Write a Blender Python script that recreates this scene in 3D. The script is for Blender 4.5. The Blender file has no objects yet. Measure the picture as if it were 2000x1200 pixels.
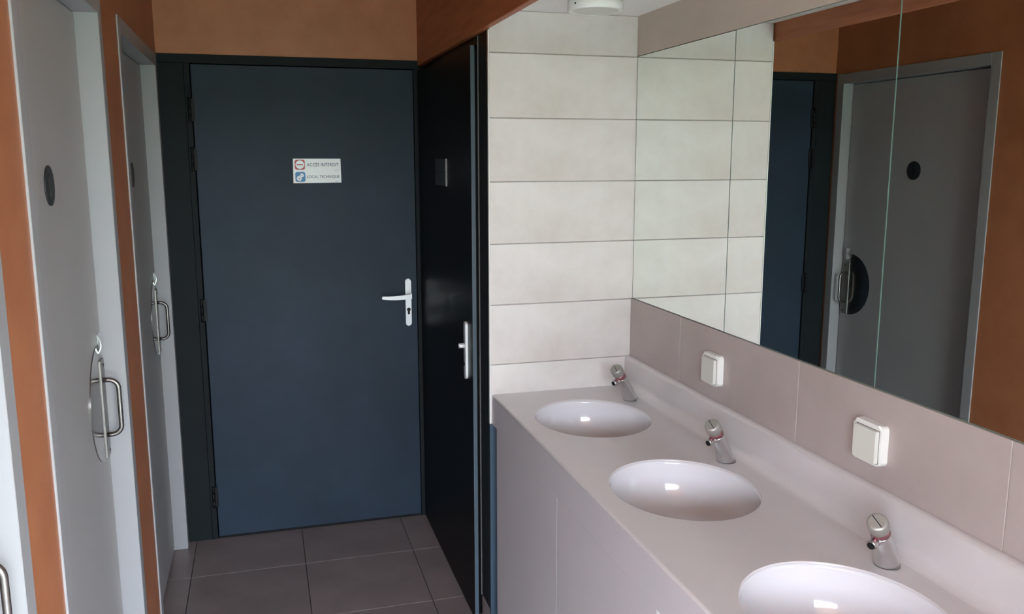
import bpy, bmesh, math, random
from mathutils import Vector, Matrix
random.seed(3)
S = bpy.context.scene
COL = S.collection

# ------------------------------------------------------------------ camera
CAM_H = 1.67294
f_px, pitch, yaw, roll = 1688.34, -0.16982, 0.28215, 0.00112
cy_, sy_ = math.cos(yaw), math.sin(yaw)
cp_, sp_ = math.cos(pitch), math.sin(pitch)
cr_, sr_ = math.cos(roll), math.sin(roll)
Rz = Matrix(((cy_, -sy_, 0), (sy_, cy_, 0), (0, 0, 1)))
Rx = Matrix(((1, 0, 0), (0, cp_, sp_), (0, -sp_, cp_)))
Ry = Matrix(((cr_, 0, -sr_), (0, 1, 0), (sr_, 0, cr_)))
R = Ry @ Rx @ Rz
cam_data = bpy.data.cameras.new('camera')
cam = bpy.data.objects.new('camera', cam_data)
COL.objects.link(cam)
mw = Matrix((R[0], R[2], -R[1])).transposed().to_4x4()
mw.translation = Vector((0, 0, CAM_H))
cam.matrix_world = mw
cam_data.sensor_width = 36
cam_data.lens = f_px * 36 / 2000
cam_data.clip_start = 0.02
S.camera = cam

# ------------------------------------------------------------------ world + daylight
S.view_settings.view_transform = 'Standard'
S.view_settings.look = 'None'
S.view_settings.gamma = 1
S.view_settings.use_curve_mapping = False
S.view_settings.exposure = 1.55
SKY = 15.0
w = bpy.data.worlds.new('overcast_sky'); S.world = w
w.use_nodes = True
nt = w.node_tree; nt.nodes.clear()
tc = nt.nodes.new('ShaderNodeTexCoord'); sx = nt.nodes.new('ShaderNodeSeparateXYZ')
cr = nt.nodes.new('ShaderNodeValToRGB'); bg = nt.nodes.new('ShaderNodeBackground'); wo = nt.nodes.new('ShaderNodeOutputWorld')
nt.links.new(tc.outputs['Generated'], sx.inputs[0]); nt.links.new(sx.outputs['Z'], cr.inputs[0])
nt.links.new(cr.outputs[0], bg.inputs[0]); nt.links.new(bg.outputs[0], wo.inputs[0])
e = cr.color_ramp.elements
e[0].position = 0.0; e[0].color = (0.84, 0.90, 1.0, 1)
e[1].position = 0.6; e[1].color = (0.60, 0.75, 1.0, 1)
bg.inputs[1].default_value = SKY

# daylight portal in the open entrance behind the photographer (only helps sampling of the sky)
la = bpy.data.lights.new('entrance_portal', 'AREA'); la.shape = 'RECTANGLE'; la.size = 3.40; la.size_y = 2.30
la.cycles.is_portal = True
lo = bpy.data.objects.new('entrance_portal', la); COL.objects.link(lo)
lo.location = (1.32, -0.262, 1.15); lo.rotation_euler = (math.radians(90), 0, 0)

# ------------------------------------------------------------------ materials
def lin(c):
    return tuple((v/255/12.92 if v/255 <= 0.04045 else ((v/255+0.055)/1.055)**2.4) for v in c) + (1,)

def mat(name, rgb, rough=0.5, metal=0.0, var=0.0, scale=4.0, rgb2=None, bump=0.0, bscale=60.0, coat=0.0, coat_r=0.1,
        spec=0.5, stretch=(1, 1, 1), obj_var=0.0, detail=5, vrough=0.0, ior=1.5):
    m = bpy.data.materials.new(name); m.use_nodes = True
    n = m.node_tree; b = n.nodes['Principled BSDF']
    b.inputs['Roughness'].default_value = rough; b.inputs['Metallic'].default_value = metal
    b.inputs['Specular IOR Level'].default_value = spec
    b.inputs['IOR'].default_value = ior
    b.inputs['Coat Weight'].default_value = coat; b.inputs['Coat Roughness'].default_value = coat_r
    c1 = lin(rgb); b.inputs['Base Color'].default_value = c1
    m.diffuse_color = c1
    if var or rgb2 or bump:
        t = n.nodes.new('ShaderNodeTexCoord'); mp = n.nodes.new('ShaderNodeMapping')
        mp.inputs['Scale'].default_value = stretch
        n.links.new(t.outputs['Object'], mp.inputs[0])
    if var or rgb2:
        nz = n.nodes.new('ShaderNodeTexNoise'); nz.inputs['Scale'].default_value = scale; nz.inputs['Detail'].default_value = detail
        nz.inputs['Roughness'].default_value = 0.62
        n.links.new(mp.outputs[0], nz.inputs['Vector'])
        rp = n.nodes.new('ShaderNodeValToRGB')
        rp.color_ramp.elements[0].position = 0.32; rp.color_ramp.elements[1].position = 0.68
        c2 = lin(rgb2) if rgb2 else tuple(min(1, v*(1+var)) for v in c1[:3])+(1,)
        c0 = c1 if rgb2 else tuple(v*(1-var) for v in c1[:3])+(1,)
        rp.color_ramp.elements[0].color = c0; rp.color_ramp.elements[1].color = c2
        n.links.new(nz.outputs['Fac'], rp.inputs[0])
        out = rp.outputs[0]
        if obj_var:
            oi = n.nodes.new('ShaderNodeObjectInfo'); mr = n.nodes.new('ShaderNodeMapRange')
            mr.inputs['To Min'].default_value = 1-obj_var; mr.inputs['To Max'].default_value = 1+obj_var
            n.links.new(oi.outputs['Random'], mr.inputs['Value'])
            hs = n.nodes.new('ShaderNodeHueSaturation'); n.links.new(mr.outputs[0], hs.inputs['Value']); n.links.new(out, hs.inputs['Color'])
            out = hs.outputs[0]
        n.links.new(out, b.inputs['Base Color'])
        if vrough:
            mr2 = n.nodes.new('ShaderNodeMapRange'); mr2.inputs['To Min'].default_value = rough-vrough; mr2.inputs['To Max'].default_value = rough+vrough
            n.links.new(nz.outputs['Fac'], mr2.inputs['Value']); n.links.new(mr2.outputs[0], b.inputs['Roughness'])
    if bump:
        n2 = n.nodes.new('ShaderNodeTexNoise'); n2.inputs['Scale'].default_value = bscale; n2.inputs['Detail'].default_value = 3
        n.links.new(mp.outputs[0], n2.inputs['Vector'])
        bp = n.nodes.new('ShaderNodeBump'); bp.inputs['Strength'].default_value = bump; bp.inputs['Distance'].default_value = 0.002
        n.links.new(n2.outputs['Fac'], bp.inputs['Height']); n.links.new(bp.outputs[0], b.inputs['Normal'])
    return m

M = {}
M['orange']   = mat('orange_painted_board', (180, 116, 79), 0.45, rgb2=(164, 101, 67), scale=5, bump=0.25, bscale=220)
M['timber']   = mat('orange_stained_timber', (178, 106, 66), 0.5, rgb2=(150, 82, 50), scale=6, stretch=(6, .6, 6), bump=0.1, bscale=80)
M['bluegrey'] = mat('slate_blue_door_paint', (39, 53, 68), 0.52, rgb2=(31, 43, 56), scale=2.2, bump=0.08, bscale=150, spec=0.25)
M['bluedark'] = mat('dark_slate_panel_paint', (25, 31, 34), 0.6, ior=1.25, rgb2=(22, 27, 30), scale=3, bump=0.05)
M['black']    = mat('near_black_door_paint', (15, 15, 16), 0.4, var=0.05, scale=2, ior=1.18)
M['leaf']     = mat('grey_laminate_leaf', (168, 166, 165), 0.45, var=0.03, scale=3, bump=0.04, bscale=250)
M['frame']    = mat('light_grey_lacquered_frame', (153, 152, 153), 0.45, var=0.02, scale=3)
M['tile']     = mat('off_white_wall_tile', (220, 215, 212), 0.33, rgb2=(198, 188, 182), scale=2.6, obj_var=0.03, bump=0.05, bscale=90)
M['strip']    = mat('beige_wall_tile', (180, 168, 165), 0.42, rgb2=(168, 156, 152), scale=4, obj_var=0.03, bump=0.05)
M['uppan']    = mat('pale_beige_panel', (190, 174, 162), 0.45, rgb2=(180, 165, 154), scale=4)
M['grout']    = mat('grey_grout', (160, 152, 148), 0.9, var=0.1, scale=50)
M['fgrout']   = mat('dark_floor_grout', (70, 62, 60), 0.9, var=0.1, scale=50)
M['floor']    = mat('taupe_floor_tile', (140, 126, 123), 0.36, rgb2=(122, 110, 108), scale=5, obj_var=0.04, bump=0.06, bscale=120)
M['counter']  = mat('pinkish_white_solid_surface', (205, 200, 200), 0.2, var=0.02, scale=8, coat=0.4, coat_r=0.08)
M['basin']    = mat('glossy_white_ceramic', (214, 212, 214), 0.10, coat=0.3, coat_r=0.03)
M['cabinet']  = mat('warm_grey_laminate_front', (188, 183, 186), 0.5, var=0.02, scale=5, bump=0.03, bscale=300)
M['cabdark']  = mat('dark_cabinet_carcass', (60, 58, 58), 0.8, var=0.05)
M['chrome']   = mat('worn_chrome', (214, 214, 214), 0.24, 1.0, var=0.04, scale=30)
M['capmetal'] = mat('dull_button_metal', (172, 170, 164), 0.45, 0.6, var=0.04, scale=30)
M['steel']    = mat('brushed_steel', (132, 127, 123), 0.36, 1.0, var=0.06, scale=8, stretch=(1, 1, 20))
M['darksteel']= mat('polished_steel_plate', (140, 134, 130), 0.16, 1.0, var=0.06, scale=10)
M['alu']      = mat('satin_aluminium', (224, 224, 226), 0.38, 0.35, var=0.02)
M['white']    = mat('white_plastic', (232, 232, 228), 0.35, var=0.01)
M['whitecap'] = mat('off_white_plastic_cover', (214, 214, 206), 0.4, var=0.01)
M['ceilw']    = mat('white_ceiling_panel', (238, 237, 235), 0.6, var=0.02)
M['ceilc']    = mat('timber_ceiling', (150, 100, 66), 0.6, var=0.08, scale=4, stretch=(1, 8, 1))
M['red']      = mat('reddish_chrome_ring', (158, 100, 106), 0.3, 0.7, var=0.02)
M['signred']  = mat('sign_red_print', (190, 45, 62), 0.4, var=0.01)
M['signblue'] = mat('sign_blue_print', (38, 128, 190), 0.4, var=0.01)
M['signwhite']= mat('sign_white_print', (250, 250, 252), 0.3, var=0.005)
M['signtext'] = mat('sign_dark_print', (50, 60, 80), 0.5, var=0.01)
M['disc']     = mat('matt_black_plate', (40, 42, 44), 0.35, var=0.05)
M['icon']     = mat('black_relief', (14, 14, 15), 0.3, var=0.05)
M['slateedge'] = mat('slate_blue_edge_paint', (66, 80, 90), 0.5, var=0.04, scale=6)
M['slatelow'] = mat('slate_blue_wall_paint', (52, 69, 85), 0.5, var=0.05, scale=4)
M['dimseal'] = mat('dim_grey_seal', (84, 82, 84), 0.6, var=0.05)  # tone of the painted highlight along the black frame edge
M['rubber']   = mat('grey_seal', (120, 116, 116), 0.5, var=0.03)
M['hinge']    = mat('black_hinge_metal', (17, 18, 20), 0.5, 0.0, ior=1.3, var=0.05)
M['dark']     = mat('black_gap', (10, 10, 10), 0.9, var=0.05)
M['green']    = mat('mirror_glass_edge', (112, 145, 134), 0.3, var=0.02)
M['grass']    = mat('mown_grass', (124, 134, 100), 0.95, rgb2=(102, 114, 80), scale=2.0)
M['paving']   = mat('light_concrete_paving', (190, 186, 178), 0.85, var=0.05, scale=3)
M['wallout']  = mat('rendered_wall', (200, 196, 190), 0.8, var=0.04)
# mirror: silvered glass, slightly green
mm = bpy.data.materials.new('silvered_mirror'); mm.use_nodes = True
b = mm.node_tree.nodes['Principled BSDF']; b.inputs['Metallic'].default_value = 1; b.inputs['Roughness'].default_value = 0.0
b.inputs['Base Color'].default_value = (0.82, 0.86, 0.825, 1); M['mirror'] = mm

# ------------------------------------------------------------------ helpers
def link(name, bm, m, parent=None, smooth=False):
    me = bpy.data.meshes.new(name)
    bmesh.ops.recalc_face_normals(bm, faces=bm.faces)
    bm.to_mesh(me); bm.free()
    for k in (m if isinstance(m, (list, tuple)) else [m]): me.materials.append(M[k])
    if smooth:
        for p in me.polygons: p.use_smooth = True
    o = bpy.data.objects.new(name, me); COL.objects.link(o)
    if parent: o.parent = parent
    return o

def tag(o, label=None, cat=None, group=None, kind=None):
    if label: o['label'] = label
    if cat: o['category'] = cat
    if group: o['group'] = group
    if kind: o['kind'] = kind
    return o

def empty(name, loc=(0, 0, 0)):
    o = bpy.data.objects.new(name, None); COL.objects.link(o); o.location = loc; o.empty_display_size = 0.05
    return o

def box(bm, x0, x1, y0, y1, z0, z1, bev=0.0, seg=1, mi=0):
    vs = [bm.verts.new((x, y, z)) for x in (x0, x1) for y in (y0, y1) for z in (z0, z1)]
    idx = [(0, 1, 3, 2), (4, 6, 7, 5), (0, 4, 5, 1), (2, 3, 7, 6), (0, 2, 6, 4), (1, 5, 7, 3)]
    fs = [bm.faces.new([vs[i] for i in f]) for f in idx]
    for f in fs: f.material_index = mi
    if bev:
        es = set(e for f in fs for e in f.edges)
        bmesh.ops.bevel(bm, geom=list(es), offset=bev, segments=seg, affect='EDGES', profile=0.5)
    return bm

def B(name, m, parent, *dims, bev=0.0, seg=1, o=(0, 0, 0), smooth=False):
    bm = bmesh.new()
    d = (dims[0]-o[0], dims[1]-o[0], dims[2]-o[1], dims[3]-o[1], dims[4]-o[2], dims[5]-o[2])
    box(bm, *d, bev=bev, seg=seg)
    return link(name, bm, m, parent, smooth)

def ring(c, n, r, k=24, r2=None, up=Vector((0, 0, 1))):
    n = n.normalized()
    u = n.cross(up)
    if u.length < 1e-3: u = Vector((1, 0, 0)).cross(n)
    u.normalize(); v = n.cross(u)
    return [c + u*math.cos(2*math.pi*i/k)*r + v*math.sin(2*math.pi*i/k)*(r2 or r) for i in range(k)]

def loft(bm, rings, cap0=True, cap1=True, mi=0):
    vr = [[bm.verts.new(p) for p in r] for r in rings]
    k = len(vr[0])
    for a, b_ in zip(vr, vr[1:]):
        for i in range(k):
            f = bm.faces.new((a[i], a[(i+1) % k], b_[(i+1) % k], b_[i])); f.material_index = mi; f.smooth = True
    if cap0: bm.faces.new(list(reversed(vr[0]))).material_index = mi
    if cap1: bm.faces.new(vr[-1]).material_index = mi

def cyl(bm, a, b_, r, k=20, r1=None, bev=0.0, mi=0):
    a, b_ = Vector(a), Vector(b_); n = b_-a; r1 = r if r1 is None else r1
    if bev:
        d = n.normalized()*bev
        loft(bm, [ring(a, n, r-bev, k), ring(a+d, n, r, k), ring(b_-d, n, r1, k), ring(b_, n, r1-bev, k)], mi=mi)
    else:
        loft(bm, [ring(a, n, r, k), ring(b_, n, r1, k)], mi=mi)

def tube(bm, pts, r, k=14):
    pts = [Vector(p) for p in pts]; rings = []
    nrm = None
    for i, p in enumerate(pts):
        t = (pts[min(i+1, len(pts)-1)]-pts[max(i-1, 0)]).normalized()
        if nrm is None:
            nrm = t.cross(Vector((0, 1, 0)))
            if nrm.length < 1e-3: nrm = t.cross(Vector((1, 0, 0)))
        nrm = (nrm - t*nrm.dot(t)).normalized(); v = t.cross(nrm)
        rings.append([p+nrm*math.cos(2*math.pi*j/k)*r+v*math.sin(2*math.pi*j/k)*r for j in range(k)])
    loft(bm, rings)

def prism(bm, pts2, f0, f1, mi=0):
    """extrude a 2-D outline; f0/f1 map (a,b)->3-D"""
    a = [bm.verts.new(f0(*p)) for p in pts2]; b_ = [bm.verts.new(f1(*p)) for p in pts2]; n = len(pts2)
    bm.faces.new(a).material_index = mi; bm.faces.new(list(reversed(b_))).material_index = mi
    for i in range(n):
        bm.faces.new((a[i], b_[i], b_[(i+1) % n], a[(i+1) % n])).material_index = mi

# ------------------------------------------------------------------ key dimensions (metres)
XL = -0.371      # face of the left door frames
XLW = -0.3750     # left wall surface
XJ = -0.427      # left door leaves
YB = 3.8565      # back door plane
XR = 0.684       # face of the open-rebated door in the right wall
XT = 0.7116      # left edge of tiled wall
YT = 2.7226      # tiled end wall plane
XM = 1.2225      # mirror plane
YN = -0.25       # entrance plane behind the photographer
ZC = 0.891       # counter top
XC = 0.7186      # counter front
ZV = 2.1335      # low ceiling over vanity
ZF = 2.0946      # top of back door frame

# ------------------------------------------------------------------ floor
fl = B('floor', 'fgrout', None, -0.60, 3.02, YN-0.4, 3.95, -0.12, -0.0035)
tag(fl, 'taupe square floor tiles with dark joints along the corridor', 'floor', kind='structure')
TP = 0.4535; g = 0.0016
me_cache = {}
xs = [-0.60, -0.3400, 0.1130, 0.5665, 1.0200, 1.4735, 1.927, 2.38, 3.02]
ys = [3.4991 - TP*i for i in range(11)]
ys = [YN-0.4] + sorted(y for y in ys if y > YN-0.3) + [3.86]
for i in range(len(xs)-1):
    for j in range(len(ys)-1):
        if i > 4 and ys[j] > 0.3: continue
        dx, dy = xs[i+1]-xs[i]-2*g, ys[j+1]-ys[j]-2*g
        key = (round(dx, 4), round(dy, 4))
        cx, cy = (xs[i]+xs[i+1])/2, (ys[j]+ys[j+1])/2
        if key not in me_cache:
            bm = bmesh.new(); box(bm, -dx/2, dx/2, -dy/2, dy/2, -0.0034, 0.0, bev=0.0008)
            o = link('tile', bm, 'floor', fl); me_cache[key] = o.data
        else:
            o = bpy.data.objects.new('tile', me_cache[key]); COL.objects.link(o); o.parent = fl
        o.location = (cx, cy, random.uniform(-0.0002, 0.0002))

# ------------------------------------------------------------------ left wall with piers between doors
DOORS = [  # near outer, far outer, index
    (2.827, 3.837), (1.628, 2.535), (0.505, 1.432)]
bm = bmesh.new()
segs = [(YN, 0.505), (1.432, 1.628), (2.535, 2.827), (3.837, 3.95)]
for a, b_ in segs: box(bm, -0.60, XLW, a, b_, 0.0, 2.088)
box(bm, -0.60, XLW, YN, 3.95, 2.088, 2.62)
box(bm, -0.66, -0.605, YN, 3.95, 0, 2.62)
wl = link('wall_left', bm, 'orange')
tag(wl, 'orange painted wall piers between the grey framed doors on the left', 'wall', kind='structure')

def pull_set(leaf, yh, fy, disc):
    # lock plate, half-round push plate, D pull handle, thumb latch
    x = XJ
    B('lock_plate', 'steel', leaf, x+0.0002, x+0.0065, yh-0.022, yh+0.026, 0.885, 1.152, bev=0.0015, seg=2)
    bm = bmesh.new()
    pts = [(yh-0.022 - 0.152*math.cos(t), 1.040 + 0.155*math.sin(t)) for t in [(-math.pi/2 + math.pi*i/36) for i in range(37)]]
    prism(bm, pts, lambda a, c: (x+0.0002, a, c), lambda a, c: (x+0.003, a, c))
    link('push_plate', bm, 'darksteel', leaf)
    bm = bmesh.new()
    z0, z1, r = 0.945, 1.096, 0.025; xo = x+0.042
    P = [(x+0.0055, yh, z1)]
    for i in range(9):
        t = math.pi/2*i/8; P.append((xo-r+r*math.sin(t), yh, z1-r+r*math.cos(t)))
    for i in range(9):
        t = math.pi/2*i/8; P.append((xo-r+r*math.cos(t), yh, z0+r-r*math.sin(t)))
    P.append((x+0.0055, yh, z0))
    tube(bm, P, 0.0062)
    link('pull_handle', bm, 'steel', leaf)
    bm = bmesh.new()      # curved thumb latch above the plate
    pts = []
    n = 10
    for i in range(n+1):
        t = i/n; pts.append((x+0.0042+0.008*math.sin(t*math.pi), 1.172+0.046*t))
    pts2 = pts + [(p[0]-0.0028, p[1]) for p in reversed(pts)]
    prism(bm, pts2, lambda a, c: (a, yh-0.020, c), lambda a, c: (a, yh+0.004, c))
    box(bm, x+0.0002, x+0.004, yh-0.012, yh+0.014, 1.165, 1.222, bev=0.001)
    link('thumb_latch', bm, 'chrome', leaf)
    bm = bmesh.new()
    for zz in (0.900, 1.135):
        cyl(bm, (x+0.0066, yh+0.012, zz), (x+0.0078, yh+0.012, zz), 0.004, 12)
    link('screws', bm, 'hinge', leaf)

DL = ['grey cubicle door farthest down the left wall, beside the blue-grey back door',
      'grey cubicle door in the middle of the left wall, between two orange piers',
      'far jamb of the grey framed door at the left edge of the photo']
for k, (y0, y1) in enumerate(DOORS):
    d = empty('door_%d' % (k+1), (XJ, (y0+y1)/2, 0))
    tag(d, DL[k], 'door', kind='structure')
    off = d.location
    def rel(o):
        o.location = -off; return o
    bm = bmesh.new()
    xb = -0.54
    box(bm, xb, XL, y0, y0+0.05, 0.0, 2.088, bev=0.0012)
    box(bm, xb, XL, y1-0.05, y1, 0.0, 2.088, bev=0.0012)
    box(bm, xb, XL, y0+0.05, y1-0.05, 2.0395, 2.088, bev=0.0012)
    rel(link('frame', bm, 'frame', d))
    bm = bmesh.new()      # black strips colour in the shade of the gaps round the leaf
    box(bm, xb+0.002, XJ-0.012, y0+0.05, y1-0.05, 0.0, 0.004)
    box(bm, -0.52, -0.475, y0+0.0502, y0+0.058, 0.004, 2.038)
    box(bm, -0.52, -0.475, y1-0.058, y1-0.0502, 0.004, 2.038)
    rel(link('seal', bm, 'dark', d))
    gap = 0.004
    lf = rel(B('leaf', 'leaf', d, XJ-0.04, XJ, y0+0.05+gap, y1-0.05-gap, 0.012, 2.0395-gap, bev=0.001))
    yh = y1-0.05-0.046
    pull_set(lf, yh, y0, True)
    yd = (3.322 if k == 0 else 2.045 if k == 1 else 0.95)
    bm = bmesh.new(); cyl(bm, (XJ+0.0002, yd, 1.618), (XJ+0.003, yd, 1.618), 0.0425, 40)
    dc = link('sign_disc', bm, 'disc', lf)
    bm = bmesh.new()      # little standing figure on the disc
    cyl(bm, (XJ+0.0030, yd, 1.640), (XJ+0.0040, yd, 1.640), 0.0055, 16)
    prism(bm, [(yd-0.008, 1.632), (yd+0.008, 1.632), (yd+0.0075, 1.612), (yd+0.005, 1.612), (yd+0.004, 1.595), (yd-0.004, 1.595), (yd-0.005, 1.612), (yd-0.0075, 1.612)],
          lambda a, c: (XJ+0.0030, a, c), lambda a, c: (XJ+0.0040, a, c))
    link('figure', bm, 'icon', dc)

# ------------------------------------------------------------------ back wall and back door
wb = B('wall_back', 'orange', None, -0.60, 1.40, YB+0.001, YB+0.10, ZF, 2.62)
tag(wb, 'orange painted wall above the blue-grey back door', 'wall', kind='structure')
B('backing', 'dark', wb, -0.60, 1.40, YB+0.062, YB+0.10, 0, ZF)

d4 = empty('door_4', (0.2, YB, 0)); tag(d4, 'dark slate blue back door with white sign and silver lever handle', 'door', kind='structure')
O4 = -Vector(d4.location)
def r4(o): o.location = O4; return o
bm = bmesh.new()
box(bm, -0.380, 0.700, YB-0.006, YB+0.055, 2.0590, ZF, bev=0.001)          # head
box(bm, -0.2720, -0.2500, YB-0.004, YB+0.055, 0.0, 2.0589, bev=0.001)      # hinge stile
box(bm, 0.6700, 0.7000, YB-0.004, YB+0.055, 0.0, 2.0589, bev=0.001)        # lock stile
r4(link('frame', bm, 'bluedark', d4))
r4(B('side_panel', 'bluedark', d4, -0.3805, -0.2730, YB-0.002, YB+0.04, 0.0, 2.0588, bev=0.001))
leaf4 = r4(B('leaf', 'bluegrey', d4, -0.2455, 0.6675, YB, YB+0.042, 0.010, 2.0555, bev=0.0015))
r4(B('threshold_gap', 'dark', d4, -0.25, 0.67, YB+0.004, YB+0.05, 0.0005, 0.008))  # black strip standing in for the shade under the leaf
for z in (1.873, 1.672, 1.036, 0.198):
    bm = bmesh.new()
    x = -0.258
    for a, c in ((-0.05, -0.018), (-0.016, 0.016), (0.018, 0.05)):
        cyl(bm, (x, YB-0.008, z+a), (x, YB-0.008, z+c), 0.0065, 12, bev=0.001)
    box(bm, x+0.004, x+0.020, YB-0.0045, YB-0.002, z-0.045, z+0.045)
    link('hinge', bm, 'hinge', leaf4)
# lever handle on long plate
def stadium(cx, cz, w_, h, n=12):
    r = w_/2; p = []
    for i in range(n+1):
        t = math.pi*i/n; p.append((cx+r*math.cos(t), cz+h/2-r+r*math.sin(t)))
    for i in range(n+1):
        t = math.pi+math.pi*i/n; p.append((cx+r*math.cos(t), cz-h/2+r+r*math.sin(t)))
    return p
lh = bmesh.new()
prism(lh, stadium(0.6265, 1.031, 0.0265, 0.216), lambda a, c: (a, YB-0.0095, c), lambda a, c: (a, YB-0.0005, c))
bmesh.ops.bevel(lh, geom=[e_ for e_ in lh.edges if all(abs(v.co.y-(YB-0.0095)) < 1e-5 for v in e_.verts)], offset=0.003, segments=2, affect='EDGES')
hp = link('handle_plate', lh, 'alu', leaf4)
bm = bmesh.new()
cyl(bm, (0.6275, YB-0.009, 1.064), (0.6275, YB-0.045, 1.064), 0.0095, 18)
pts = []
for i in range(13):
    t = i/12; pts.append((0.6360-0.128*t, 1.0655-0.004*math.sin(t*math.pi)-0.003*t, 0.0112-0.004*t))
top = [(x, z+h) for x, z, h in pts]; bot = [(x, z-h) for x, z, h in reversed(pts)]
tip = [(pts[-1][0]-0.006*math.sin(math.pi*i/6), pts[-1][1]+pts[-1][2]*math.cos(math.pi*i/6)) for i in range(1, 6)]
prism(bm, top+tip+bot, lambda a, c: (a, YB-0.054, c), lambda a, c: (a, YB-0.041, c))
bmesh.ops.bevel(bm, geom=[e_ for e_ in bm.edges if all(abs(v.co.y-(YB-0.054)) < 1e-5 for v in e_.verts)], offset=0.003, segments=2, affect='EDGES')
link('lever', bm, 'alu', hp)
bm = bmesh.new()
prism(bm, stadium(0.6270, 0.9910, 0.0105, 0.030), lambda a, c: (a, YB-0.0108, c), lambda a, c: (a, YB-0.009, c))
cyl(bm, (0.6270, YB-0.0115, 0.9985), (0.6270, YB-0.009, 0.9985), 0.0088, 18)
link('lock_cylinder', bm, 'hinge', hp)

# sign
def rrect(cx, cz, w_, h, r, n=6):
    p = []
    for sx_, sz_, a0 in ((1, 1, 0), (-1, 1, 90), (-1, -1, 180), (1, -1, 270)):
        for i in range(n+1):
            t = math.radians(a0+90*i/n); p.append((cx+sx_*(w_/2-r)+r*math.cos(t), cz+sz_*(h/2-r)+r*math.sin(t)))
    return p
def flat(name, m, parent, pts, y, th=0.0004):
    bm = bmesh.new(); prism(bm, pts, lambda a, c: (a, y-th, c), lambda a, c: (a, y, c)); return link(name, bm, m, parent)
def circ(cx, cz, r, n=28): return [(cx+r*math.cos(2*math.pi*i/n), cz+r*math.sin(2*math.pi*i/n)) for i in range(n)]
def gear(cx, cz, r, teeth=8, a0=0.0):
    p = []
    for i in range(teeth):
        for fr, rr in ((0.0, r*.74), (0.22, r*.74), (0.32, r), (0.68, r), (0.78, r*.74)):
            t = 2*math.pi*(i+fr)/teeth+a0; p.append((cx+rr*math.cos(t), cz+rr*math.sin(t)))
    return p
YS = YB-0.0002
sg = empty('door_sign', (0.244, YS, 1.571)); tag(sg, 'white rectangular sign reading ACCÈS INTERDIT and LOCAL TECHNIQUE on the blue-grey back door', 'sign')
OS = -Vector(sg.location)
def rs(o): o.location = OS; return o
rs(flat('plate', 'signwhite', sg, [(0.143, 1.571), (0.3455, 1.5725), (0.3445, 1.6745), (0.1445, 1.675)], YS, 0.0016))
ysf = YS-0.0016
rs(flat('red_square', 'signred', sg, rrect(0.1725, 1.6495, 0.042, 0.042, 0.008), ysf))
rs(flat('white_disc', 'signwhite', sg, circ(0.1725, 1.6495, 0.0180), ysf-0.0004, 0.0003))
rs(flat('red_bar', 'signred', sg, rrect(0.1725, 1.6495, 0.027, 0.0046, 0.001), ysf-0.0007, 0.0003))
rs(flat('blue_square', 'signblue', sg, rrect(0.1728, 1.5975, 0.042, 0.042, 0.008), ysf))
rs(flat('large_gear', 'signwhite', sg, gear(0.1680, 1.5910, 0.0118, 8, 0.2), ysf-0.0004, 0.0003))
rs(flat('small_gear', 'signwhite', sg, gear(0.1795, 1.6045, 0.0088, 8, 0.5), ysf-0.0004, 0.0003))
rs(flat('gear_hub', 'signblue', sg, circ(0.1680, 1.5910, 0.0028, 14), ysf-0.0007, 0.0003))
rs(flat('gear_hub', 'signblue', sg, circ(0.1795, 1.6045, 0.0022, 14), ysf-0.0007, 0.0003))
rs(flat('fine_print', 'signtext', sg, [(0.318, 1.6258), (0.336, 1.6258), (0.336, 1.6266), (0.318, 1.6266)], ysf))
rs(flat('fine_print', 'signtext', sg, [(0.318, 1.5758), (0.336, 1.5758), (0.336, 1.5766), (0.318, 1.5766)], ysf))
def text(body, x, z, width, height, parent, off, bold=0.0):
    cu = bpy.data.curves.new('t', 'FONT'); cu.body = body; cu.size = 1; cu.extrude = 0.01; cu.offset = bold; cu.space_character = 1.08
    cu.resolution_u = 4
    t = bpy.data.objects.new('t', cu); COL.objects.link(t)
    dg = bpy.context.evaluated_depsgraph_get(); dg.update()
    me = bpy.data.meshes.new_from_object(t.evaluated_get(dg))
    bpy.data.objects.remove(t); bpy.data.curves.remove(cu)
    X = [v.co.x for v in me.vertices]
    x0, x1 = min(X), max(X); sxx = width/(x1-x0); szz = height/0.70
    for v in me.vertices:
        a, c, q = v.co
        v.co = (x+(a-x0)*sxx, ysf-0.0002-0.0002*(q > 0), z+c*szz)
    me.materials.append(M['signtext'])
    o = bpy.data.objects.new('lettering', me); COL.objects.link(o); o.parent = parent; o.location = off
    return o
text('ACCÈS INTERDIT', 0.2015, 1.6425, 0.134, 0.0135, sg, OS, 0.010)
text('LOCAL TECHNIQUE', 0.2015, 1.5925, 0.136, 0.0118, sg, OS, 0.008)

# ------------------------------------------------------------------ right wall: beam, black door
wr = bmesh.new()
box(wr, 0.7505, 1.40, 2.86, YB, 0, 2.62)            # body of the wall behind the black door
box(wr, 0.7125, 0.7500, 2.7370, YB, 2.076, 2.62)
wr = link('wall_right', wr, 'orange')
tag(wr, 'wall behind the black door and above the low vanity ceiling', 'wall', kind='structure')

bmn = bmesh.new(); box(bmn, 0.689, 0.7120, 0.2405, YB, 2.0735, 2.60, bev=0.0015)
beam = link('timber_beam', bmn, 'timber')
tag(beam, 'long dark reddish-brown timber beam running above the black door along the vanity ceiling', 'beam')

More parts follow.
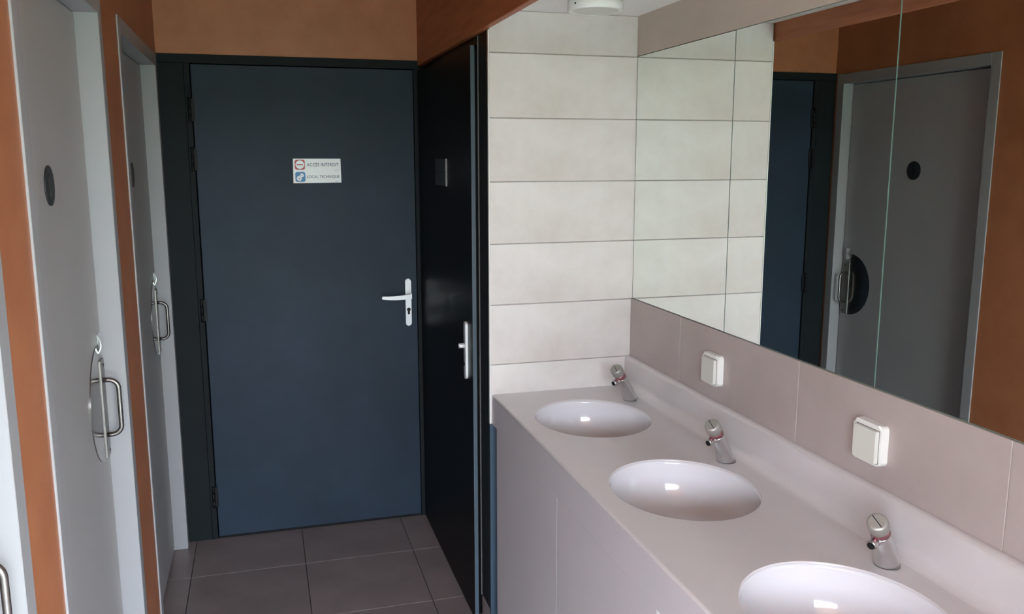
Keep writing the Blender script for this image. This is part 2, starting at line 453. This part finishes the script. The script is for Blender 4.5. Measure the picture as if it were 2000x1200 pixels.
d5 = empty('door_5', (XR, 3.3, 0)); tag(d5, 'near-black door in the right wall, seen almost edge on beside the tiled wall', 'door', kind='structure')
O5 = -Vector(d5.location)
def r5(o): o.location = O5; return o
bm = bmesh.new()
box(bm, XT+0.0004, 0.7495, YT+0.0130, 2.8460, 0.105, 2.0730, bev=0.0006)
box(bm, XT+0.0004, 0.7495, 2.8502, YB-0.008, 2.0450, 2.0730, bev=0.0006)
box(bm, XT+0.0004, 0.7495, 3.8100, YB-0.008, 0.0, 2.0449, bev=0.0006)
r5(link('frame', bm, 'black', d5))
r5(B('frame_seal', 'dimseal', d5, 0.7075, 0.7112, 2.8462, 2.8500, 0.105, 2.070))  # grey strip stands in for the highlight on the frame edge
bm = bmesh.new()
box(bm, XR, XR+0.0145, 2.8500, 3.8300, 0.010, 2.0400, bev=0.0006)
box(bm, XR+0.0146, 0.7400, 2.8800, 3.8050, 0.012, 2.0300)
leaf5 = r5(link('leaf', bm, 'black', d5))
bm = bmesh.new()
prism(bm, stadium(2.935, 1.001, 0.028, 0.208), lambda a, c: (XR-0.009, a, c), lambda a, c: (XR-0.0002, a, c))
r5x = B('edge_strip', 'slateedge', leaf5, XR+0.0004, XR+0.0142, 2.8482, 2.8499, 0.011, 2.039); r5x['label'] = 'slate blue leaf edge'
hp5 = link('handle_plate', bm, 'alu', leaf5)
bm = bmesh.new(); cyl(bm, (XR-0.009, 2.938, 1.018), (XR-0.030, 2.938, 1.018), 0.0085, 18, bev=0.0015)
link('knob', bm, 'alu', hp5)
bm = bmesh.new(); cyl(bm, (XR-0.009, 2.938, 0.951), (XR-0.013, 2.938, 0.951), 0.0065, 14)
link('lock_cylinder', bm, 'hinge', hp5)
# small sign on it
sp = empty('door_plate', (XR-0.001, 3.335, 1.57)); tag(sp, 'dark grey sign plate with a pale edge on the near-black door', 'sign')
OP = -Vector(sp.location)
o = B('plate', 'disc', sp, XR-0.006, XR-0.0002, 3.240, 3.435, 1.571, 1.673, bev=0.0005); o.location = OP
o = B('edge', 'rubber', sp, XR-0.0068, XR-0.0002, 3.2350, 3.2398, 1.5705, 1.6735); o.location = OP; o['label'] = 'pale bright edge strip'
for z in (1.622,):
    o = B('groove', 'hinge', sp, XR-0.0066, XR-0.0061, 3.244, 3.431, z-0.001, z+0.001); o.location = OP

# tiled skirting block under the frame
sk = B('baseboard_right', 'floor', None, XT, 0.7495, YT+0.0130, 2.850, 0.0, 0.1045, bev=0.001)
tag(sk, 'short taupe tile skirting at the foot of the black door frame', 'skirting', kind='structure')

# ------------------------------------------------------------------ tiled end wall
we = B('wall_end', 'grout', None, XT+0.0035, 1.40, YT+0.0018, YT+0.0129, 0.789, ZV+0.02)
tag(we, 'end wall of wide off-white tiles with thin horizontal joints above the counter', 'wall', kind='structure')
z0 = 2.0041; th = 0.2022; g2 = 0.0017
rows = [(z0, ZV)] + [(z0-th*(i+1), z0-th*i) for i in range(5)] + [(0.789, z0-th*5)]
for a, b_ in rows:
    cz = (a+b_)/2; h = b_-a
    o = B('tile', 'tile', we, XT+0.0040, XM+0.003, YT, YT+0.0017, a+g2, b_-g2, bev=0.0008, o=(0.97, YT, cz)); o.location = (0.97, YT, cz)
B('edge_trim', 'white', we, XT, XT+0.0033, YT-0.0006, YT+0.012, 0.789, 2.0725)
ub = B('lower_wall', 'slatelow', we, XT, XM+0.006, YT+0.0003, YT+0.0125, 0.0, 0.7885)

# ------------------------------------------------------------------ mirror wall
wm = B('wall_mirror', 'grout', None, XM+0.0065, 1.40, 0.2405, YT-0.0005, 0.0, ZV+0.02)
tag(wm, 'right wall with beige tiles below and above the long mirror', 'wall', kind='structure')
ysm = [YT-0.001, 2.3481, 1.7365, 1.1222, 0.508, 0.2405]
for a, b_ in zip(ysm[1:], ysm):
    cy = (a+b_)/2
    o = B('tile', 'strip', wm, XM-0.0060, XM+0.0060, a+0.0011, b_-0.0011, 0.900, 1.1965, bev=0.0008, o=(XM, cy, 1.05)); o.location = (XM, cy, 1.05)
B('joint', 'grout', wm, XM-0.0042, XM+0.0061, 0.2410, YT-0.0014, 0.9020, 1.1950)
B('upper_panel', 'uppan', wm, XM-0.0025, XM+0.0060, 0.2410, YT-0.0012, 2.0070, ZV+0.002, bev=0.0006)
B('corner_bead', 'whitecap', wm, XM-0.0042, XM-0.0026, YT-0.0034, YT-0.0004, 2.008, ZV-0.001)

# mirrors
ymm = [YT-0.0012, 2.1004, 1.4811, 0.8618, 0.2425]
ML = ['tall frameless mirror panel in the corner against the tiled wall',
      'frameless mirror panel second from the tiled wall, above the first white socket',
      'frameless mirror panel at the right edge of the photo reflecting the grey door',
      'frameless mirror panel nearest the photographer', 'frameless mirror panel beside the photographer', 'frameless mirror panel behind the photographer']
for k, (a, b_) in enumerate(zip(ymm[1:], ymm)):
    cy = (a+b_)/2
    r_ = empty('mirror', (XM, cy, 1.1974))
    tag(r_, ML[k], 'mirror', 'wall mirrors above the counter')
    o = B('glass', 'mirror', r_, XM+0.0001, XM+0.0010, a+0.0018, b_-0.0018, 1.1985, 2.0050); o.location = (-XM, -cy, -1.1974)
    bm = bmesh.new()
    t_ = 0.0016
    box(bm, XM-0.0001, XM+0.0050, a+0.0004, a+t_, 1.1975, 2.0060)
    box(bm, XM-0.0001, XM+0.0050, b_-t_, b_-0.0004, 1.1975, 2.0060)
    box(bm, XM-0.0001, XM+0.0050, a+t_, b_-t_, 1.1975, 1.1984)
    box(bm, XM-0.0001, XM+0.0050, a+t_, b_-t_, 2.0051, 2.0060)
    o = link('glass_edge', bm, 'green' if k else 'hinge', r_); o.location = (-XM, -cy, -1.1974)

# ------------------------------------------------------------------ ceilings
cv = B('ceiling', 'ceilw', None, 0.7123, 1.40, 0.2405, YT-0.0004, ZV, ZV+0.018)
tag(cv, 'low white ceiling over the washbasins', 'ceiling', kind='structure')
cc = B('ceiling', 'ceilc', None, -0.66, 3.10, YN-0.1, 3.96, 2.621, 2.70)
tag(cc, 'high timber ceiling over the corridor', 'ceiling', kind='structure')

# ------------------------------------------------------------------ ceiling lamp
LX, LY, LZ = 0.976, 2.483, 2.100
lamp = empty('ceiling_lamp', (LX, LY, ZV)); tag(lamp, 'round white surface-mounted ceiling lamp above the first washbasin', 'lamp')
bm = bmesh.new()
k = 48; V = Vector; zz = Vector((0, 0, 1))
loft(bm, [ring(V((0, 0, -0.0005)), zz, 0.0810, k), ring(V((0, 0, LZ-ZV+0.002)), zz, 0.0820, k), ring(V((0, 0, LZ-ZV)), zz, 0.0800, k),
          ring(V((0, 0, LZ-ZV)), zz, 0.0660, k), ring(V((0, 0, LZ-ZV+0.0025)), zz, 0.0645, k)], cap0=True, cap1=True)
link('housing', bm, 'white', lamp)
bm = bmesh.new()
loft(bm, [ring(V((0, 0, LZ-ZV+0.0020)), zz, 0.0635, k), ring(V((0, 0, LZ-ZV+0.0008)), zz, 0.0615, k)], cap0=True)
link('diffuser', bm, 'whitecap', lamp)
bm = bmesh.new(); cyl(bm, (-0.0735, -0.0330, -0.018), (-0.0765, -0.0345, -0.018), 0.0025, 10)
link('screw', bm, 'hinge', lamp)

# ------------------------------------------------------------------ counter with three basins
SY = [2.3885, 1.7885, 1.178]; SXC = 0.948; SA, SB = 0.1736, 0.1985
Y0, Y1 = 0.2415, YT-0.0006
XBK = XM-0.0065
ct = empty('vanity_countertop', (XC, 1.4, 0.0)); tag(ct, 'long pinkish-white countertop with deep front apron holding the washbasins', 'countertop')
OC = -Vector(ct.location)
bm = bmesh.new()
NS = 64
edges_y = [Y1, (SY[0]+SY[1])/2, (SY[1]+SY[2])/2, SY[2]-0.31]
x0, x1 = XC+0.006, 1.165
z = ZC
def rim_z(fr): return z
for i, sy in enumerate(SY):
    yb, ya = edges_y[i], edges_y[i+1]
    # square outline with corner points included
    angs = [2*math.pi*j/NS for j in range(NS)]
    corners = [(x0, ya), (x1, ya), (x1, yb), (x0, yb)]
    for cx_, cy2 in corners:
        t = math.atan2((cy2-sy)/SB, (cx_-SXC)/SA) % (2*math.pi)
        j = min(range(len(angs)), key=lambda q: min(abs(angs[q]-t), 2*math.pi-abs(angs[q]-t))); angs[j] = t
    outer, in0, in1, in2 = [], [], [], []
    for t in angs:
        dx, dy = SA*math.cos(t), SB*math.sin(t)
        s = min((x1-SXC)/dx if dx > 1e-9 else 1e9, (x0-SXC)/dx if dx < -1e-9 else 1e9,
                (yb-sy)/dy if dy > 1e-9 else 1e9, (ya-sy)/dy if dy < -1e-9 else 1e9)
        outer.append(bm.verts.new((SXC+dx*s, sy+dy*s, z)))
        in0.append(bm.verts.new((SXC+dx*1.010, sy+dy*1.010, z)))
        in1.append(bm.verts.new((SXC+dx*1.004, sy+dy*1.004, z-0.0012)))
        in2.append(bm.verts.new((SXC+dx*1.0010, sy+dy*1.0010, z-0.0033)))
    for j in range(NS):
        k2 = (j+1) % NS
        bm.faces.new((outer[j], outer[k2], in0[k2], in0[j]))
        f = bm.faces.new((in0[j], in0[k2], in1[k2], in1[j])); f.smooth = True
        f = bm.faces.new((in1[j], in1[k2], in2[k2], in2[j])); f.smooth = True
ya = edges_y[-1]
vs = [bm.verts.new(p) for p in ((x0, Y0, z), (x1, Y0, z), (x1, ya, z), (x0, ya, z))]; bm.faces.new(vs)
# front nosing + apron, extruded along y
def extr(prof, ya_, yb_):
    a = [bm.verts.new((p[0], ya_, p[1])) for p in prof]; c = [bm.verts.new((p[0], yb_, p[1])) for p in prof]
    for q in range(len(prof)-1):
        bm.faces.new((a[q], a[q+1], c[q+1], c[q])).smooth = True
prof = [(x0, z)] + [(XC+0.006-0.006*math.sin(t), z-0.006+0.006*math.cos(t)) for t in [math.pi/2*i/5 for i in range(1, 6)]]
prof += [(XC, ZC-0.009)]
extr(prof, Y0, Y1)
bmesh.ops.remove_doubles(bm, verts=bm.verts, dist=0.00005)
o = link('slab', bm, 'counter', ct); o.location = OC
o = B('apron', 'cabinet', ct, XC, XC+0.020, Y0, Y1, 0.7890, ZC-0.0088); o.location = OC
bm = bmesh.new()
pr = [(x1, ZC)]
rr = 0.030; xu = 1.1990
for i in range(1, 9):
    t = math.pi/2*i/8; pr.append((xu-rr+rr*math.sin(t), ZC+rr-rr*math.cos(t)))
zt = 0.9954
for i in range(0, 6):
    t = math.pi/2*i/5; pr.append((xu+0.0165*(1-math.cos(t)), zt-0.012+0.0125*math.sin(t)))
pr.append((XBK, zt)); pr.append((XBK, ZC-0.02)); pr.append((x1, ZC-0.02))
prism(bm, pr, lambda a, c: (a, Y0, c), lambda a, c: (a, Y1, c))
for f in bm.faces:
    if len(f.verts) == 4: f.smooth = False
o = link('upstand', bm, 'counter', ct); o.location = OC


# basins
def basin(sy, label):
    r_ = empty('washbasin', (SXC, sy, ZC-0.16)); tag(r_, label, 'washbasin', 'washbasins in the countertop')
    bm = bmesh.new(); k = 72
    zoff = 0.16
    prof = [(1.000, -0.0040), (0.997, -0.012), (0.988, -0.032), (0.968, -0.058), (0.930, -0.084), (0.86, -0.108), (0.75, -0.125), (0.58, -0.136), (0.36, -0.1405), (0.15, -0.1440)]
    rings = [[Vector((SA*s*math.cos(2*math.pi*i/k), SB*s*math.sin(2*math.pi*i/k), zoff+dz)) for i in range(k)] for s, dz in prof]
    loft(bm, rings, cap0=False, cap1=True)
    o = link('bowl', bm, 'basin', r_)
    for f in o.data.polygons: f.use_smooth = True
    so = o.modifiers.new('s', 'SOLIDIFY'); so.thickness = 0.006; so.offset = 1
    bm = bmesh.new(); cyl(bm, (0, 0, zoff-0.1435), (0, 0, zoff-0.1405), 0.024, 28, bev=0.001)
    dr = link('drain', bm, 'chrome', r_)
    return r_
basin(SY[0], 'white oval washbasin farthest away, next to the tiled end wall')
basin(SY[1], 'white oval washbasin in the middle of the countertop')
basin(SY[2], 'white oval washbasin nearest the camera, cut off by the bottom of the photo')

# taps
TY = [2.5375, 1.9245, 1.3125]
def tap(y, label):
    r_ = empty('push_tap', (1.1424, y, ZC)); tag(r_, label, 'tap', 'self-closing push taps')
    ax = Vector((-0.0806, -0.0588, 0.1234)); L = ax.length; ad = ax.normalized(); zz = Vector((0, 0, 1))
    def cen(t):   # slightly bowed axis
        return ax*t + Vector((-0.0806, -0.0588, 0)).normalized()*(-0.006*math.sin(math.pi*t))
    def nrm(t): return (zz*(1-min(1, t*1.4)) + ad*min(1, t*1.4)).normalized()
    bm = bmesh.new()
    R0 = [(0.0, 0.0250), (0.015, 0.0256), (0.10, 0.0240), (0.25, 0.0216), (0.45, 0.0196), (0.60, 0.0189), (0.72, 0.0187), (0.73, 0.0179)]
    loft(bm, [ring(cen(t)+Vector((0, 0, 0.0004)), nrm(t), r, 32) for t, r in R0])
    body = link('body', bm, 'chrome', r_)
    bm = bmesh.new(); loft(bm, [ring(cen(t), nrm(t), r, 28) for t, r in ((0.728, 0.0174), (0.835, 0.0178))])
    link('red_ring', bm, 'red', r_)
    bm = bmesh.new()
    R1 = [(0.832, 0.0176), (0.842, 0.0192), (0.95, 0.0198), (0.985, 0.0192), (1.003, 0.0176), (1.008, 0.014)]
    loft(bm, [ring(cen(t), nrm(t), r, 32) for t, r in R1])
    cap = link('push_button', bm, 'capmetal', r_)
    # slot across the button
    u = ad.cross(Vector((0, 1, 0))).normalized(); v = ad.cross(u).normalized()
    dirn = (u*0.25+v).normalized(); side = ad.cross(dirn).normalized()
    c = cen(1.008)
    bm = bmesh.new()
    P = []
    for a in (-1, 1):
        for bb in (-1, 1):
            for cc_ in (-0.0008, 0.0005):
                P.append(bm.verts.new(c+dirn*a*0.0150+side*bb*0.0008+ad*(cc_-0.0 if abs(a) < 2 else 0)))
    for f in [(0, 1, 3, 2), (4, 6, 7, 5), (0, 4, 5, 1), (2, 3, 7, 6), (0, 2, 6, 4), (1, 5, 7, 3)]: bm.faces.new([P[i] for i in f])
    link('slot', bm, 'hinge', cap)
    # spout
    s0 = Vector((1.0840-1.1424, -0.032, 0.9830-ZC-0.012)); s1 = Vector((1.0630-1.1424, -0.0495, 0.9655-ZC))
    s0 = cen(0.67); 
    dd = (s1-s0).normalized()
    bm = bmesh.new()
    loft(bm, [ring(s0, dd, 0.0105, 24), ring(s0+(s1-s0)*0.62, dd, 0.0100, 24), ring(s0+(s1-s0)*0.66, dd, 0.0088, 24), ring(s0+(s1-s0)*0.74, dd, 0.0088, 24),
              ring(s0+(s1-s0)*0.78, dd, 0.0098, 24), ring(s1+dd*0.004, dd, 0.0098, 24), ring(s1+dd*0.006, dd, 0.0090, 24)])
    spt = link('spout', bm, 'chrome', r_)
    bm = bmesh.new(); cyl(bm, s1+dd*0.0058, s1+dd*0.0068, 0.0070, 18); link('aerator', bm, 'hinge', spt)
tap(TY[0], 'chrome push tap beside the farthest washbasin, near the tiled wall')
tap(TY[1], 'chrome push tap behind the middle washbasin')
tap(TY[2], 'chrome push tap of the nearest washbasin, at the bottom of the photo')

# cabinet fronts
cb = empty('vanity_cabinet', (XC, 1.4, 0)); tag(cb, 'long warm grey cabinet under the countertop with flush front panels', 'cabinet')
OB = -Vector(cb.location)
bm = bmesh.new(); box(bm, XC+0.0195, XM-0.02, Y0+0.01, 2.640, 0.0, 0.715); o = link('carcass', bm, 'cabdark', cb); o.location = OB
ysp = [2.664, 2.0525, 1.4485]
for a, b_ in zip(ysp[1:], ysp):
    o = B('front_panel', 'cabinet', cb, XC, XC+0.019, a+0.0008, b_-0.0008, 0.006, 0.7884, bev=0.0004); o.location = OB
for a, b_ in ((0.848, 1.4485), (0.2475, 0.848)):
    o = B('front_panel', 'white', cb, XC, XC+0.019, a+0.0008, b_-0.0008, 0.006, 0.7884, bev=0.0004); o.location = OB
    o['label'] = 'white front panel'

# sockets
def socket(y0, label):
    r_ = empty('wall_socket', (XM-0.006, y0+0.043, 1.088)); tag(r_, label, 'socket', 'white wall boxes under the mirror')
    OO = -Vector(r_.location)
    xw = XM-0.0062
    bm = bmesh.new()
    pts = rrect(y0+0.0435, 1.0875, 0.087, 0.087, 0.011)
    prism(bm, pts, lambda a, c: (xw-0.019, a, c), lambda a, c: (xw, a, c))
    bmesh.ops.bevel(bm, geom=[e_ for e_ in bm.edges if all(abs(v.co.x-(xw-0.019)) < 1e-5 for v in e_.verts)], offset=0.004, segments=3, affect='EDGES')
    o = link('box', bm, 'white', r_); o.location = OO
    bm = bmesh.new()
    pts = rrect(y0+0.040, 1.0850, 0.068, 0.070, 0.003)
    prism(bm, pts, lambda a, c: (xw-0.0285, a, c), lambda a, c: (xw-0.0188, a, c))
    bmesh.ops.bevel(bm, geom=[e_ for e_ in bm.edges if all(abs(v.co.x-(xw-0.0285)) < 1e-5 for v in e_.verts)], offset=0.0015, segments=2, affect='EDGES')
    cvr = link('lid', bm, 'whitecap', r_); cvr.location = OO
    bm = bmesh.new()
    for a, c, h, w2 in ((y0+0.040, 1.1205, 0.0008, 0.0700), (y0+0.040, 1.0495, 0.0008, 0.0700)):
        box(bm, xw-0.0196, xw-0.0190, a-w2/2, a+w2/2, c-h, c+h)
    for a in (y0+0.0055, y0+0.0745): box(bm, xw-0.0196, xw-0.0190, a-0.0007, a+0.0007, 1.049, 1.121)
    o = link('joint', bm, 'rubber', r_); o.location = OO
socket(2.0835, 'small white square wall socket with closed lid, nearest the tiled end wall')
socket(1.4195, 'small white square wall socket with closed lid, the larger-looking one nearer the camera')

# ------------------------------------------------------------------ near end of the basin recess: unseen partition, added to shape the daylight
wp = B('wall_near', 'grout', None, XT+0.0035, 1.40, 0.145, 0.2370, 0.0, 2.62)
tag(wp, 'tiled partition closing the near end of the washbasin recess', 'wall', kind='structure')
for a, b_ in rows:
    cz = (a+b_)/2
    o = B('tile', 'tile', wp, XT+0.0040, XM-0.001, 0.2371, 0.2400, a+g2, b_-g2, bev=0.0008, o=(0.97, 0.24, cz)); o.location = (0.97, 0.24, cz)
ws = B('wall_side', 'wallout', None, 1.401, 3.10, 0.145, 0.237, 0.0, 2.62)
tag(ws, 'pale wall running right from the recess', 'wall', kind='structure')
we2 = B('wall_side', 'wallout', None, 3.02, 3.10, YN, 0.1445, 0.0, 2.62)
tag(we2, 'pale end wall far right of the entrance', 'wall', kind='structure')
# ------------------------------------------------------------------ outside: unseen, added to produce the daylight
gr = B('ground', 'grass', None, -30, 30, -40, -2.6, -0.20, -0.06)
tag(gr, 'grass outside the open entrance', 'ground', kind='structure')
pv = B('floor', 'paving', None, -6, 7, -2.6, YN-0.402, -0.18, -0.005)
tag(pv, 'light paving outside the entrance', 'paving', kind='structure')
rf = B('ceiling', 'ceilc', None, -6, 7, -2.3, YN-0.101, 2.32, 2.45)  # unseen overhang, added to block high sky from the basins
tag(rf, 'timber overhang above the entrance', 'ceiling', kind='structure')
lt = B('wall_front', 'orange', None, -0.66, 3.10, YN-0.10, YN-0.001, 2.30, 2.62)  # unseen lintel, added so less sky reaches the upper walls
tag(lt, 'lintel above the open entrance', 'wall', kind='structure')
# unseen hedge opposite the entrance, added to cut the low sky
bm = bmesh.new(); box(bm, -25, 25, -17, -15, -0.06, 3.0)
bmesh.ops.subdivide_edges(bm, edges=bm.edges, cuts=40, use_grid_fill=True)
for v in bm.verts: v.co += Vector((random.uniform(-.2, .2), random.uniform(-.25, .25), random.uniform(-.15, .15)))
hd = link('hedge', bm, 'grass'); tag(hd, 'green hedge beyond the grass outside', 'hedge', kind='structure')
